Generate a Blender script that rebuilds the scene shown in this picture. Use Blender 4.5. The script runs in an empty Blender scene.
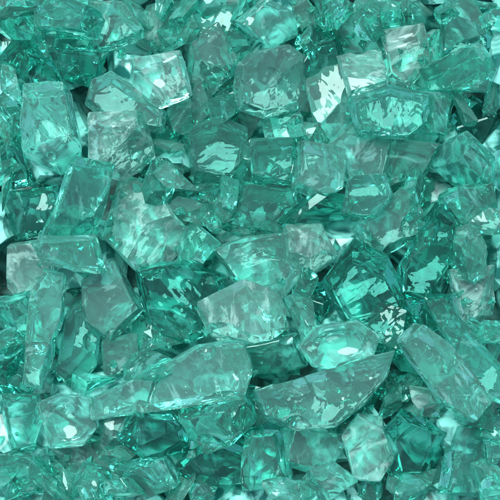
import bpy, bmesh, math, random
from mathutils import Vector, noise, Matrix, Euler
from mathutils.bvhtree import BVHTree
R = random.Random(5)
sc = bpy.context.scene
C = sc.collection
sc.view_settings.view_transform = 'Standard'
sc.view_settings.look = 'None'
sc.view_settings.exposure = 0

# ------------------------------------------------------------ materials
def coords(N, L):
    tc = N.new('ShaderNodeTexCoord'); oi = N.new('ShaderNodeObjectInfo')
    add = N.new('ShaderNodeVectorMath'); add.operation = 'MULTIPLY_ADD'
    comb = N.new('ShaderNodeCombineXYZ')
    for i in range(3): L.new(oi.outputs['Random'], comb.inputs[i])
    L.new(comb.outputs[0], add.inputs[0]); add.inputs[1].default_value = (37,23,51); L.new(tc.outputs['Object'], add.inputs[2])
    return add.outputs[0], oi
def glass(name, tint, rough, b0, b1, bodycol, bump=.24, lo=.58, hi=.64, sc_=(5,1.3,2.2)):
    m = bpy.data.materials.new(name); m.use_nodes = True
    nt = m.node_tree; N = nt.nodes; L = nt.links; N.clear()
    out = N.new('ShaderNodeOutputMaterial'); vec, oi = coords(N, L)
    # streaky fracture ripples, running one way in each chunk
    mw = N.new('ShaderNodeMapping'); mw.inputs['Scale'].default_value = (2.1,.75,1.2); L.new(vec, mw.inputs[0])
    w = N.new('ShaderNodeTexNoise'); w.inputs['Scale'].default_value = 3.4; w.inputs['Detail'].default_value = 2.3; w.inputs['Roughness'].default_value = .45; w.inputs['Distortion'].default_value = .5
    L.new(mw.outputs[0], w.inputs['Vector'])
    bp = N.new('ShaderNodeBump'); bp.inputs['Distance'].default_value = .07
    br = N.new('ShaderNodeMath'); br.operation = 'POWER'; L.new(oi.outputs['Random'], br.inputs[0]); br.inputs[1].default_value = 2
    bm_ = N.new('ShaderNodeMath'); bm_.operation = 'MULTIPLY_ADD'; L.new(br.outputs[0], bm_.inputs[0]); bm_.inputs[1].default_value = bump*1.5; bm_.inputs[2].default_value = bump*.45
    L.new(bm_.outputs[0], bp.inputs['Strength'])
    L.new(w.outputs['Fac'], bp.inputs['Height'])
    mp = N.new('ShaderNodeMapping'); mp.inputs['Scale'].default_value = sc_; L.new(vec, mp.inputs[0])
    n4 = N.new('ShaderNodeTexNoise'); n4.inputs['Scale'].default_value = 1.8; n4.inputs['Detail'].default_value = 4; n4.inputs['Roughness'].default_value = .66; n4.inputs['Distortion'].default_value = .6
    L.new(mp.outputs[0], n4.inputs['Vector'])
    g = N.new('ShaderNodeBsdfGlass'); g.inputs['IOR'].default_value = 1.48; g.inputs['Color'].default_value = (*tint, 1); g.inputs['Roughness'].default_value = rough
    L.new(bp.outputs[0], g.inputs['Normal'])
    df = N.new('ShaderNodeBsdfDiffuse'); df.inputs['Color'].default_value = (*bodycol, 1)
    bf = N.new('ShaderNodeMapRange'); bf.inputs['From Min'].default_value = lo; bf.inputs['From Max'].default_value = hi
    bf.inputs['To Min'].default_value = b0; bf.inputs['To Max'].default_value = b1
    L.new(n4.outputs['Fac'], bf.inputs['Value'])
    m2 = N.new('ShaderNodeMixShader'); L.new(bf.outputs[0], m2.inputs[0]); L.new(g.outputs[0], m2.inputs[1]); L.new(df.outputs[0], m2.inputs[2])
    L.new(m2.outputs[0], out.inputs['Surface'])
    return m
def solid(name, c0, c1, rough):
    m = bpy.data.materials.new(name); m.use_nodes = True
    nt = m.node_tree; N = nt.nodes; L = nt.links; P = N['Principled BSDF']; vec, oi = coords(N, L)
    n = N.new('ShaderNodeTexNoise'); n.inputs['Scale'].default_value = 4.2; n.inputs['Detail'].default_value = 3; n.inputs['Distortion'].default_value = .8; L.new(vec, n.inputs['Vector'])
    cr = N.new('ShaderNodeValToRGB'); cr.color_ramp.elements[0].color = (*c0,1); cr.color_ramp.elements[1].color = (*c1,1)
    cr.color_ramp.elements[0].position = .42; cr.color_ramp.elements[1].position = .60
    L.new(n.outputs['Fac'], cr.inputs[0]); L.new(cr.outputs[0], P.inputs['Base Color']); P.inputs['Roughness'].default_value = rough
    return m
M = {
 'pale':  glass('pale_glass', (.70,.992,.95), .0, .075, .22, (.42,.98,.90)),
 'mid':   glass('teal_glass', (.62,.97,.92), .0, .06, .18, (.28,.90,.81)),
 'dark':  glass('deep_teal_glass', (.52,.91,.86), .0, .03, .12, (.13,.63,.57)),
 'frost': glass('frosted_glass', (.75,.995,.96), .01, .085, .30, (.56,1,.93), .34, .51, .62, (4,1.6,2.6)),
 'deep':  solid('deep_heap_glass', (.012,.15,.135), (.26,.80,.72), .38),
}
EDGE = {  # chipped edges, with the bright edge reflections painted into their pale body colour
 'pale':  glass('chip_glint_pale_edge', (.85,1,.98), .10, .4, .98, (.90,1,.98), .4, .32, .48, (5,5,5)),
 'mid':   glass('chip_glint_teal_edge', (.8,.98,.97), .10, .35, .95, (.82,1,.97), .4, .34, .50, (5,5,5)),
 'dark':  glass('chip_glint_deep_edge', (.7,.95,.93), .10, .25, .9, (.68,.97,.93), .4, .38, .54, (5,5,5)),
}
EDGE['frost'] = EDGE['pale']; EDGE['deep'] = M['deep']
gm = solid('crushed_bed', (.01,.10,.09), (.12,.45,.40), .45)

# ------------------------------------------------------------ chunk geometry: a prism broken by planes, then shell-like breaks cut out
def rehull(bm):
    pts = [v.co.copy() for v in bm.verts]; bm.clear()
    for p in pts: bm.verts.new(p)
    bmesh.ops.convex_hull(bm, input=bm.verts)
    for v in [v for v in bm.verts if not v.link_faces]: bm.verts.remove(v)
def broken(outline, h, draft=.88, cuts=2, rnd=R, rot=None, deep=.5, mid=.3, tilt=None, low_at=-.35):
    bm = bmesh.new()
    a, b = tilt if tilt else (rnd.uniform(-.35,.35), rnd.uniform(-.35,.35))
    dx, dy = rnd.uniform(-.06,.06), rnd.uniform(-.02,.12)
    if low_at > 0: dx = dy = 0
    for x, y in outline:
        bm.verts.new((x, y, h*low_at + rnd.uniform(-mid,mid)*h))
        bm.verts.new((x*draft+dx, y*draft+dy, h*.9 + (x*a + y*b)))
        bm.verts.new((x*.82-dx, y*.82-dy, -h))
    rehull(bm)
    for k in range(cuts):
        az = rnd.uniform(0, 6.283); t = rnd.uniform(.4, 1.15)
        n = Vector((math.cos(az)*math.sin(t), math.sin(az)*math.sin(t), math.cos(t)))
        ext = max(v.co.dot(n) for v in bm.verts); lo = min(v.co.dot(n) for v in bm.verts)
        p = n*(ext - (ext-lo)*rnd.uniform(.14,.42)*deep*1.3)
        bmesh.ops.bisect_plane(bm, geom=list(bm.verts)+list(bm.edges)+list(bm.faces), plane_co=p, plane_no=n, clear_outer=True)
        rehull(bm)
    if rot is not None:
        bmesh.ops.rotate(bm, verts=bm.verts, cent=(0,0,0), matrix=rot)
    return bm
ico = bmesh.new(); bmesh.ops.create_icosphere(ico, subdivisions=4, radius=1); ICO = bpy.data.meshes.new('cutter'); ico.to_mesh(ICO); ico.free()
cut_ob = bpy.data.objects.new('cutter', ICO); C.objects.link(cut_ob)
tmp_ob = bpy.data.objects.new('work', bpy.data.meshes.new('work')); C.objects.link(tmp_ob)
def carve(bm, c, rad, sq=(1,1,1), rz=0):
    me = bpy.data.meshes.new('w'); bm.to_mesh(me)
    tmp_ob.data = me
    cut_ob.matrix_world = Matrix.Translation(c) @ Matrix.Rotation(rz, 4, 'Z') @ Matrix.Diagonal((rad*sq[0], rad*sq[1], rad*sq[2], 1))
    md = tmp_ob.modifiers.new('b', 'BOOLEAN'); md.operation = 'DIFFERENCE'; md.object = cut_ob; md.solver = 'EXACT'
    dg = bpy.context.evaluated_depsgraph_get(); dg.update()
    ev = tmp_ob.evaluated_get(dg); e = ev.to_mesh()
    nb = bmesh.new()
    if len(e.vertices) > 6: nb.from_mesh(e)
    ev.to_mesh_clear(); tmp_ob.modifiers.clear()
    if len(nb.verts) < 6 or any(not ed.is_manifold for ed in nb.edges): nb.free(); return bm
    bm.free(); return nb
def chunk_mesh(bm, mat, bev=.009, scoops=1, wob=.003, rnd=R, scoop_at=None, fine=.06, edgep=.85, depth=(.06,.2), chips=1, rim=None):
    bmesh.ops.dissolve_limit(bm, angle_limit=math.radians(12), verts=bm.verts, edges=bm.edges)
    bm.normal_update()
    corners = [(v.co.copy(), v.normal.copy()) for v in bm.verts if v.co.z > -.12]
    es = [e for e in bm.edges if rnd.random() < edgep]
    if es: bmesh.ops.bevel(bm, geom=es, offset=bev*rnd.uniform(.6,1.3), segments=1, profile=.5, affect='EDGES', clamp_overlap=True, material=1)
    bm.normal_update()
    size = max(v.co.length for v in bm.verts)
    sph = list(scoop_at or [])
    for k in range(scoops):
        f = rnd.choice([f for f in bm.faces if f.normal.z > -.2] or list(bm.faces)); v = rnd.choice(list(f.verts))
        p = v.co.lerp(f.calc_center_median(), rnd.uniform(0,.5))
        nn = (v.normal + f.normal).normalized() if (v.normal+f.normal).length > .1 else Vector((0,0,1))
        rad = size*rnd.uniform(.5, 1.6); dp = size*rnd.uniform(*depth)
        sph.append((p + nn*(rad - dp), rad))
    rnd.shuffle(corners)
    for p, nn in corners[:chips]:                     # corners knocked off
        rad = size*rnd.uniform(.16,.5); dp = size*rnd.uniform(.05,.12)
        sph.append((p + nn*(rad - dp), rad, (rnd.uniform(.6,1.6), rnd.uniform(.6,1.6), 1), rnd.uniform(0,3)))
    for s in sph: bm = carve(bm, *s)
    bmesh.ops.triangulate(bm, faces=bm.faces)
    for k in range(5):
        es = [e for e in bm.edges if e.calc_length() > fine*1.3]
        if not es: break
        bmesh.ops.subdivide_edges(bm, edges=es, cuts=1)
        bmesh.ops.triangulate(bm, faces=[f for f in bm.faces if len(f.verts) > 3])
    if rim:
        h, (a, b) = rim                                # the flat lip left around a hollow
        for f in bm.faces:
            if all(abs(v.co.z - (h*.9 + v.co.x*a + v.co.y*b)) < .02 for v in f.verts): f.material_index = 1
    off = Vector((rnd.uniform(0,90), rnd.uniform(0,90), rnd.uniform(0,90)))
    for v in bm.verts:
        n3 = Vector((noise.noise(v.co*2.5+off), noise.noise(v.co*2.5+off*1.7), noise.noise(v.co*2.5+off*.6)))
        n4 = Vector((noise.noise(v.co*9+off), noise.noise(v.co*9+off*1.7), noise.noise(v.co*9+off*.6)))
        v.co += n3*wob*7 + n4*wob*.9
    me = bpy.data.meshes.new('glass_chunk'); bm.to_mesh(me); bm.free()
    for p in me.polygons: p.use_smooth = True
    me.set_sharp_from_angle(angle=math.radians(14))
    me.materials.clear(); me.materials.append(M[mat]); me.materials.append(EDGE[mat])
    return me

# ------------------------------------------------------------ settling on a height field
G = .05; W = 3.7; NG = int(2*W/G)
H = [[0.0]*NG for _ in range(NG)]
MASK = [[False]*NG for _ in range(NG)]
def settle(me, cx, cy, q=.88, mark=False):
    bv = BVHTree.FromPolygons([v.co.copy() for v in me.vertices], [tuple(p.vertices) for p in me.polygons])
    xs = [v.co.x for v in me.vertices]; ys = [v.co.y for v in me.vertices]
    cells = []
    for i in range(max(0,int((cx+min(xs)+W)/G)), min(NG-1,int((cx+max(xs)+W)/G))+1):
        for j in range(max(0,int((cy+min(ys)+W)/G)), min(NG-1,int((cy+max(ys)+W)/G))+1):
            x = -W+(i+.5)*G-cx; y = -W+(j+.5)*G-cy
            a = bv.ray_cast(Vector((x,y,-5)), Vector((0,0,1)))[0]
            if a is None: continue
            b = bv.ray_cast(Vector((x,y,5)), Vector((0,0,-1)))[0]
            if b is None: continue
            cells.append((i,j,a.z,b.z))
    if not cells: return 0
    ds = sorted(H[i][j]-a for i,j,a,b in cells)
    z = ds[min(len(ds)-1, int(q*len(ds)))]
    z = max(z, -min(c[2] for c in cells))
    for i,j,a,b in cells:
        H[i][j] = max(H[i][j], z+b)
        if mark: MASK[i][j] = True
    return z
def put(me, x, y, label, group=None, q=.88, mark=False):
    z = settle(me, x, y, q, mark)
    e = Euler((R.uniform(0,6.28), R.uniform(0,6.28), R.uniform(0,6.28)))
    me.transform(e.to_matrix().to_4x4().inverted())        # grain of the glass runs its own way in each chunk
    o = bpy.data.objects.new('glass_chunk', me); C.objects.link(o)
    o.rotation_euler = e
    o.location = (x, y, z); o['label'] = label; o['category'] = 'glass chunk'
    if group: o['group'] = group
    return o
def poly(rx, ry, n, rnd=R):
    a0 = rnd.uniform(0, 6.28) if n != 4 else .785 + rnd.uniform(-.45,.45); out = []
    for k in range(n):
        a = a0 + 6.283*(k + rnd.uniform(-.3,.3))/n; r = rnd.uniform(.78,1.3)*(1.1 if n == 4 else 1)
        out.append((rx*r*math.cos(a), ry*r*math.sin(a)))
    return out
def rrot(t, rnd=R):
    return Matrix.Rotation(rnd.uniform(0,6.28),3,'Z') @ Matrix.Rotation(rnd.uniform(-t,t),3,'X') @ Matrix.Rotation(rnd.uniform(-t,t),3,'Y')

bm = bmesh.new(); bmesh.ops.create_grid(bm, x_segments=2, y_segments=2, size=14)
me = bpy.data.meshes.new('ground'); bm.to_mesh(me); bm.free(); me.materials.append(gm)
g = bpy.data.objects.new('ground', me); C.objects.link(g); g['kind'] = 'structure'

low = 'chunks filling the lower layers of the heap'
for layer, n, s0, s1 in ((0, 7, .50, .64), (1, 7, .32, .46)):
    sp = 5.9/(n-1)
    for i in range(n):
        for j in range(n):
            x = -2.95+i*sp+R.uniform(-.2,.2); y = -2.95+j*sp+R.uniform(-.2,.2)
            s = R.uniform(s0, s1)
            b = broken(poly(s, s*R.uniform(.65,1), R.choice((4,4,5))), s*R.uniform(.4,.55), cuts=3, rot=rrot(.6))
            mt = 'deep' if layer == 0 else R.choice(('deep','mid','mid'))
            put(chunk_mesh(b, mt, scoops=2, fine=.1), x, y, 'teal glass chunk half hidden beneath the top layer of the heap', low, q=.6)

def X(px, py): return ((px-250)/100.0, (250-py)/100.0)
def B(x0,y0,x1,y1,n=5): return ('b',x0,y0,x1,y1,n)
T = [
 (B(-6,0,42,46,5),'mid','chunk in the top left corner of the heap'),
 (B(36,-10,88,34,5),'mid','rounded chunk at the top edge, second from the left corner'),
 (B(86,-6,132,42,4),'pale','pale angular chunk at the top edge, third from the left corner'),
 (B(132,-8,184,42,5),'frost','frosty chunk at the top edge above the whitish lump'),
 (B(180,-14,238,26,4),'mid','chunk at the top edge left of the centre'),
 (B(234,-12,290,34,5),'pale','pale chunk at the top edge right above the big rounded block'),
 (B(284,-12,340,34,4),'mid','chunk at the top edge just right of the centre'),
 (B(332,-8,388,42,5),'mid','chunk at the top edge left of the bright white shell'),
 (B(436,-8,504,46,4),'mid','wide chunk in the top right corner'),
 (B(-8,44,48,92,5),'dark','dark chunk at the left edge under the top left corner piece'),
 (B(46,34,100,76,4),'dark','dark chunk left of the tilted slab with the bright edge'),
 (B(300,28,350,82,4),'dark','dark chunk wedged at the right of the big rounded block'),
 (B(432,44,502,92,5),'mid','chunk at the right edge below the top right corner piece'),
 (B(424,84,470,134,4),'mid','small block right of the smooth long slab'),
 (B(462,92,508,142,5),'dark','dark chunk at the right edge near the top'),
 (B(306,76,360,132,4),'pale','chunk between the big rounded block and the smooth long slab'),
 (B(150,74,218,126,5),'mid','chunk under the frosty lump, left of the big rounded block'),
 (B(206,70,246,124,4),'dark','narrow dark chunk touching the left side of the big rounded block'),
 (B(-10,128,24,186,4),'dark','dark chunk cut by the left edge beside the upright slab'),
 (B(340,124,398,180,5),'pale','chunk right of the twin cubes'),
 (B(396,126,446,192,4),'pale','pale upright chunk below the smooth long slab'),
 (B(440,132,504,190,5),'mid','chunk at the right edge above mid height'),
 (B(-8,180,50,244,4),'dark','dark chunk at the left edge above the pale block'),
 (B(46,176,102,236,4),'mid','chunk left of the large pointed block'),
 (B(166,178,236,246,5),'dark','dark chunk right of the large pointed block'),
 (B(230,184,296,240,4),'mid','chunk right below the left twin cube'),
 (B(290,188,346,226,4),'dark','flat dark chunk right below the right twin cube'),
 (B(340,170,396,216,5),'mid','chunk above the bright edged brick'),
 (B(450,180,508,238,4),'mid','chunk at the right edge at mid height'),
 (B(448,226,506,280,5),'pale','chunk right of the dark curved wedge'),
 (B(44,230,102,276,4),'pale','pale bar below left of the large pointed block'),
 (B(-8,288,34,346,4),'mid','chunk at the left edge below the pale block'),
 (B(300,284,338,326,4),'dark','small dark chunk left of the deep teal cube'),
 (B(408,290,456,328,4),'dark','dark chunk just under the dark curved wedge'),
 (B(368,312,412,358,4),'dark','small dark chunk between the hollowed oval and the long shard'),
 (B(454,322,508,380,5),'mid','chunk at the right edge right of the long shards'),
 (B(-8,338,34,402,4),'dark','dark chunk at the left edge above the hollowed square'),
 (B(238,334,306,398,4),'mid','chunk between the long bar and the hollowed oval'),
 (B(224,390,290,446,5),'dark','dark chunk left below the big curved wedge'),
 (B(364,384,426,432,4),'pale','pale chunk right of the big curved wedge'),
 (B(452,378,508,436,4),'mid','chunk at the right edge near the bottom'),
 (B(-10,396,32,452,4),'mid','chunk cut by the left edge beside the hollowed square'),
 (B(88,412,132,458,4),'pale','small pale chunk right of the hollowed square'),
 (B(120,402,186,470,5),'dark','dark chunk under the left end of the long bar'),
 (B(172,400,242,452,4),'mid','chunk under the stepped end of the long bar'),
 (B(-10,448,50,510,4),'mid','chunk in the bottom left corner'),
 (B(46,446,122,510,5),'pale','large pale chunk at the bottom edge below the hollowed square'),
 (B(116,462,180,510,4),'mid','chunk at the bottom edge, third from the left corner'),
 (B(174,446,246,504,5),'dark','wide dark chunk at the bottom edge left of the centre'),
 (B(240,440,290,508,4),'mid','upright chunk at the bottom edge just right of the centre'),
 (B(284,428,350,482,4),'pale','chunk below the big curved wedge'),
 (B(296,474,352,512,5),'pale','pale chunk at the bottom edge left of the sparkling frosted lump'),
 (B(390,426,454,498,5),'dark','dark chunk right of the sparkling frosted lump'),
 (B(448,432,508,500,4),'mid','chunk in the bottom right corner'),
 (B(330,394,378,430,4),'dark','small dark chunk above the sparkling frosted lump'),
 (B(418,392,456,430,4),'frost','small frosty chunk under the foot of the long shard'),
 ('f',[(26,300),(44,276),(62,282),(58,330),(36,392),(18,384)],'pale','tall narrow shard standing near the left edge below mid height',.2,.9,0),
 ('f',[(58,312),(76,300),(92,338),(88,372),(62,398),(44,380)],'mid','tall shard left of the small clear cube',.22,.85,1),
 ('f',[(130,272),(168,262),(222,276),(226,318),(196,350),(146,338)],'dark','flat dark window-like slab left of the frosted brick',.17,.92,0),
 ('f',[(26,94),(66,91),(76,144),(52,168),(20,152)],'pale','upright slab with a scratched face near the left edge, upper left',.22,.9,0),
 ('f',[(86,112),(140,108),(150,152),(124,180),(84,168)],'frost','lump with a white glinting face left of the smooth grey cube',.26,.8,2),
 ('f',[(178,132),(214,114),(246,128),(248,160),(226,180),(188,176)],'mid','smooth greyish cube at the upper left of the centre',.25,.88,0),
 ('f',[(84,78),(106,68),(162,106),(158,126),(112,122),(80,98)],'pale','tilted slab with a long bright edge, upper left',.16,.9,0),
 ('f',[(128,54),(180,45),(190,90),(158,105),(130,94)],'frost','whitish frosty lump near the top, left of the ridged chunk',.24,.8,2),
 ('f',[(184,34),(212,17),(238,62),(208,86),(186,74)],'pale','ridged chunk left above the big rounded block',.24,.85,1),
 ('f',[(340,50),(386,43),(393,84),(352,95)],'frost','frosty chunk left of the bright white shell',.22,.8,2),
 ('f',[(388,14),(434,6),(442,54),(416,82),(394,66)],'frost','bright white shell-like piece near the top right',.24,.8,1),
 ('f',[(352,96),(388,84),(432,92),(434,116),(410,136),(360,132)],'mid','smooth long slab at the upper right',.17,.92,0),
 ('d',[(234,84),(238,60),(252,48),(290,40),(312,54),(314,90),(296,106),(264,114),(240,104)],'pale','big rounded block with a domed top, upper centre',.32,.78,2),
 ('f',[(250,142),(297,138),(293,186),(253,180)],'mid','left one of the twin cubes at the centre top',.25,.9,0),
 ('f',[(298,140),(345,148),(340,190),(322,197),(294,186)],'pale','right one of the twin cubes at the centre top',.25,.9,0),
 ('f',[(-4,244),(38,239),(43,288),(10,303),(-4,290)],'frost','pale block at the left edge at mid height',.22,.9,1),
 ('f',[(76,284),(110,264),(138,314),(106,346),(78,328)],'pale','pale square block below the large pointed block',.25,.9,0),
 ('f',[(114,170),(148,182),(164,212),(188,238),(166,264),(142,284),(116,258),(96,236)],'frost','large pointed block with rippled faces, left of the centre',.32,.75,3),
 ('f',[(210,250),(246,236),(290,232),(301,280),(264,326)],'pale','wedge with a bright right edge at the centre',.26,.92,0),
 ('f',[(284,228),(322,220),(340,254),(314,273),(288,262)],'frost','small frosty piece at the middle of the heap',.2,.8,2),
 ('f',[(326,284),(354,247),(390,260),(416,314),(350,329)],'dark','deep teal cube right of the centre',.22,.95,0),
 ('c',[(402,268),(422,232),(442,202),(460,216),(454,270),(432,302),(404,298)],'dark','dark curved wedge standing at the right',.3,.8,0,[(396,226,.5,.3,(1,1,1))]),
 ('f',[(358,228),(400,193),(426,215),(422,238),(384,258)],'pale','bright edged brick right of the centre',.24,.9,0),
 ('f',[(196,312),(246,288),(280,300),(294,324),(262,348),(212,338)],'frost','frosted brick just below the centre',.20,.9,1),
 ('f',[(458,274),(508,268),(510,316),(472,330)],'frost','pale block at the right edge below mid height',.22,.9,1),
 ('c',[(424,306),(442,302),(478,338),(518,386),(514,408),(488,398),(450,352)],'mid','upper one of the two long diagonal shards at the lower right',.20,.9,0,[(476,356,.8,.09,(1.5,.8,1),-.85)]),
 ('c',[(398,342),(416,324),(444,342),(490,398),(474,422),(440,404)],'pale','lower one of the two long diagonal shards at the lower right',.22,.95,0,[(462,350,1.0,.10,(1.5,.5,1),-.95)]),
 ('f',[(92,348),(130,340),(134,378),(96,386)],'pale','small clear cube above the left end of the long bar',.2,.88,0),
 ('c',[(86,404),(150,366),(196,349),(242,342),(251,372),(242,399),(172,404),(90,422)],'pale','long bar with a stepped right end at the lower left',.19,.97,0,[(104,374,.55,.12,(1.2,.5,1),.5),(154,386,.4,.06,(.16,1.6,1),-.35),(206,350,.3,.07,(.5,.6,1),.1),(220,402,.3,.08,(1.2,.5,1),.1)]),
 ('c',[(256,394),(300,377),(345,371),(394,357),(386,384),(364,410),(338,430),(300,434),(266,422)],'pale','big curved wedge at the lower centre',.24,.96,0,[(296,380,1.2,.08,(.5,.8,1),.5),(334,384,1.2,.10,(.45,.9,1),.7),(366,372,.9,.06,(.5,.7,1),.9)]),
 ('r',[(297,348),(318,326),(358,321),(381,338),(374,358),(342,373),(314,368)],'pale','hollowed oval with a bright rim right below the centre',.15,.95,0,[(339,347,.8,.07,(.92,.54,1),.1)]),
 ('r',[(30,408),(52,398),(88,402),(94,432),(78,452),(44,454)],'pale','hollowed square with a bright rim at the lower left',.15,.95,0,[(62,427,.5,.07,(.9,.8,1))]),
 ('f',[(346,444),(362,420),(386,426),(399,464),(386,490),(358,488)],'frost','sparkling frosted lump at the lower right',.26,.8,3),
]
for t in T:
    if t[0].__class__ is tuple:
        (_,x0,y0,x1,y1,n), tone, lab = t
        cx, cy = X((x0+x1)/2, (y0+y1)/2); rx, ry = (x1-x0)/200*1.2, (y1-y0)/200*1.2
        b = broken(poly(rx, ry, n), R.uniform(.18,.26), R.uniform(.82,.95), cuts=R.choice((0,1,1,2)), rot=Matrix.Rotation(R.uniform(-.2,.5),3,'X') @ Matrix.Rotation(R.uniform(-.35,.5),3,'Y'), tilt=(R.uniform(-.2,.1),R.uniform(-.1,.2)))
        m = chunk_mesh(b, tone, scoops=R.choice((1,2,2)), chips=2); q = .7; mk = False
    else:
        kind, pts, tone, lab, h, ins, cuts = t[:7]
        P2 = [X(*p) for p in pts]
        cx = sum(p[0] for p in P2)/len(P2); cy = sum(p[1] for p in P2)/len(P2)
        o = [((x-cx)*1.05, (y-cy)*1.05) for x,y in P2]
        # deep coloured faces lean towards the shaded side, the others anywhere
        tl = (R.uniform(-.32,-.02), R.uniform(.02,.3)) if tone in ('dark','mid') else (R.uniform(-.3,.2), R.uniform(-.15,.3))
        if kind == 'r': tl = (.02,.05)
        if kind == 'd': tl = (-.10,.10)
        b = broken(o, h, ins, cuts=cuts, deep=.4 if kind == 'd' else .5, mid=.3 if kind=='f' else .05, tilt=tl, low_at=.25 if kind in 'rd' else -.35)
        sca = None
        if kind in 'cr':
            sca = []
            for s in t[7]:
                sx,sy,rad,dep,sq = s[:5]
                a = X(sx,sy); ax, ay = a[0]-cx, a[1]-cy
                sca.append((Vector((ax, ay, h*.9+ax*tl[0]+ay*tl[1]-dep+rad)), rad, sq, s[5] if len(s) > 5 else 0))
        m = chunk_mesh(b, tone, scoops=(0 if kind in 'crd' else 1 if cuts < 2 else 2), scoop_at=sca, fine=.045, depth=(.04,.12), bev=.03 if kind=='d' else .012, edgep=1,
                       chips={'c':1,'r':0,'d':2}.get(kind, 3), rim=(h, tl) if kind == 'r' else None); q = .78; mk = True
        if kind == 'd':                                # worn round: its broken edges stay clear
            for p in m.polygons: p.material_index = 0
    put(m, cx, cy, 'teal glass ' + lab if tone in('mid','pale') else 'glass ' + lab, q=q, mark=mk)

done = 0
while done < 105:      # small chips that rolled into the hollows, never on top of the large pieces
    best = None; s = R.uniform(.10,.20)
    rr = int(s*.5/G)
    for _ in range(60):
        x, y = R.uniform(-2.55,2.55), R.uniform(-2.55,2.55)
        i, j = int((x+W)/G), int((y+W)/G)
        if any(MASK[i+a][j+b2] for a in (-rr,0,rr) for b2 in (-rr,0,rr)): continue
        h = sum(H[i+a][j+b2] for a in (-2,0,2) for b2 in (-2,0,2))/9
        if best is None or h < best[0]: best = (h, x, y)
    if best is None: done += 1; continue
    h, x, y = best
    b = broken(poly(s*1.45, s*R.uniform(.5,.9), R.choice((3,4,4,5))), s*.7, .85, cuts=1, rot=rrot(.7))
    put(chunk_mesh(b, R.choice(('pale','mid','mid')), scoops=1, fine=.05, bev=.006), x, y,
        'small teal glass chip caught in a gap between larger chunks', 'small chips in the gaps', q=.6)
    done += 1
bpy.data.objects.remove(cut_ob); bpy.data.objects.remove(tmp_ob)
bm = bmesh.new(); n = 0
while n < 380:
    x, y = R.uniform(-2.8,2.8), R.uniform(-2.8,2.8); i, j = int((x+W)/G), int((y+W)/G)
    h = H[i][j]; av = sum(H[i+a][j+b2] for a in (-5,0,5) for b2 in (-5,0,5))/9
    if h > av - .08: continue
    s = R.uniform(.025,.065); m3 = rrot(3)
    vs = [bm.verts.new(Vector((x,y,h+s*.3)) + m3 @ Vector(p)*s) for p in ((-1,-.6,-.5),(1.2,-.5,-.4),(.1,1,-.5),(.2,.1,.8),(-.5,.5,.5))]
    for f in ((0,2,1),(0,1,3),(1,2,3),(0,3,4),(0,4,2),(2,4,3)): bm.faces.new([vs[q] for q in f])
    n += 1
bmesh.ops.recalc_face_normals(bm, faces=bm.faces)
me = bpy.data.meshes.new('glass_crumbs'); bm.to_mesh(me); bm.free(); me.materials.append(M['mid'])
o = bpy.data.objects.new('glass_crumbs', me); C.objects.link(o); o['kind'] = 'stuff'
o['label'] = 'tiny crumbs of teal glass scattered in the crevices between the chunks'; o['category'] = 'glass crumbs'

# ------------------------------------------------------------ light: hazy bright sky, wide soft sun
az, el = math.radians(-25), math.radians(60)
w = bpy.data.worlds.new('World'); sc.world = w; w.use_nodes = True
nt = w.node_tree; bg = nt.nodes['Background']
sky = nt.nodes.new('ShaderNodeTexSky'); sky.sky_type = 'NISHITA'; sky.sun_disc = False
sky.sun_elevation = el; sky.sun_rotation = az
hs_ = nt.nodes.new('ShaderNodeHueSaturation'); hs_.inputs['Saturation'].default_value = .45
nt.links.new(sky.outputs[0], hs_.inputs['Color']); nt.links.new(hs_.outputs[0], bg.inputs[0]); bg.inputs[1].default_value = .15
sd = bpy.data.lights.new('sun', 'SUN'); sd.energy = 5; sd.angle = math.radians(34); sd.color = (1,.985,.96)
so = bpy.data.objects.new('sun', sd); C.objects.link(so)
d = Vector((math.sin(az)*math.cos(el), math.cos(az)*math.cos(el), math.sin(el)))
so.rotation_euler = d.to_track_quat('Z','Y').to_euler()

cd = bpy.data.cameras.new('camera'); cam = bpy.data.objects.new('camera', cd); C.objects.link(cam)
Dz = 12
cam.location = (0, 0, 1.5+Dz)
cd.sensor_width = 36; cd.lens = 36*Dz/5.0; cd.clip_end = 200
sc.camera = cam
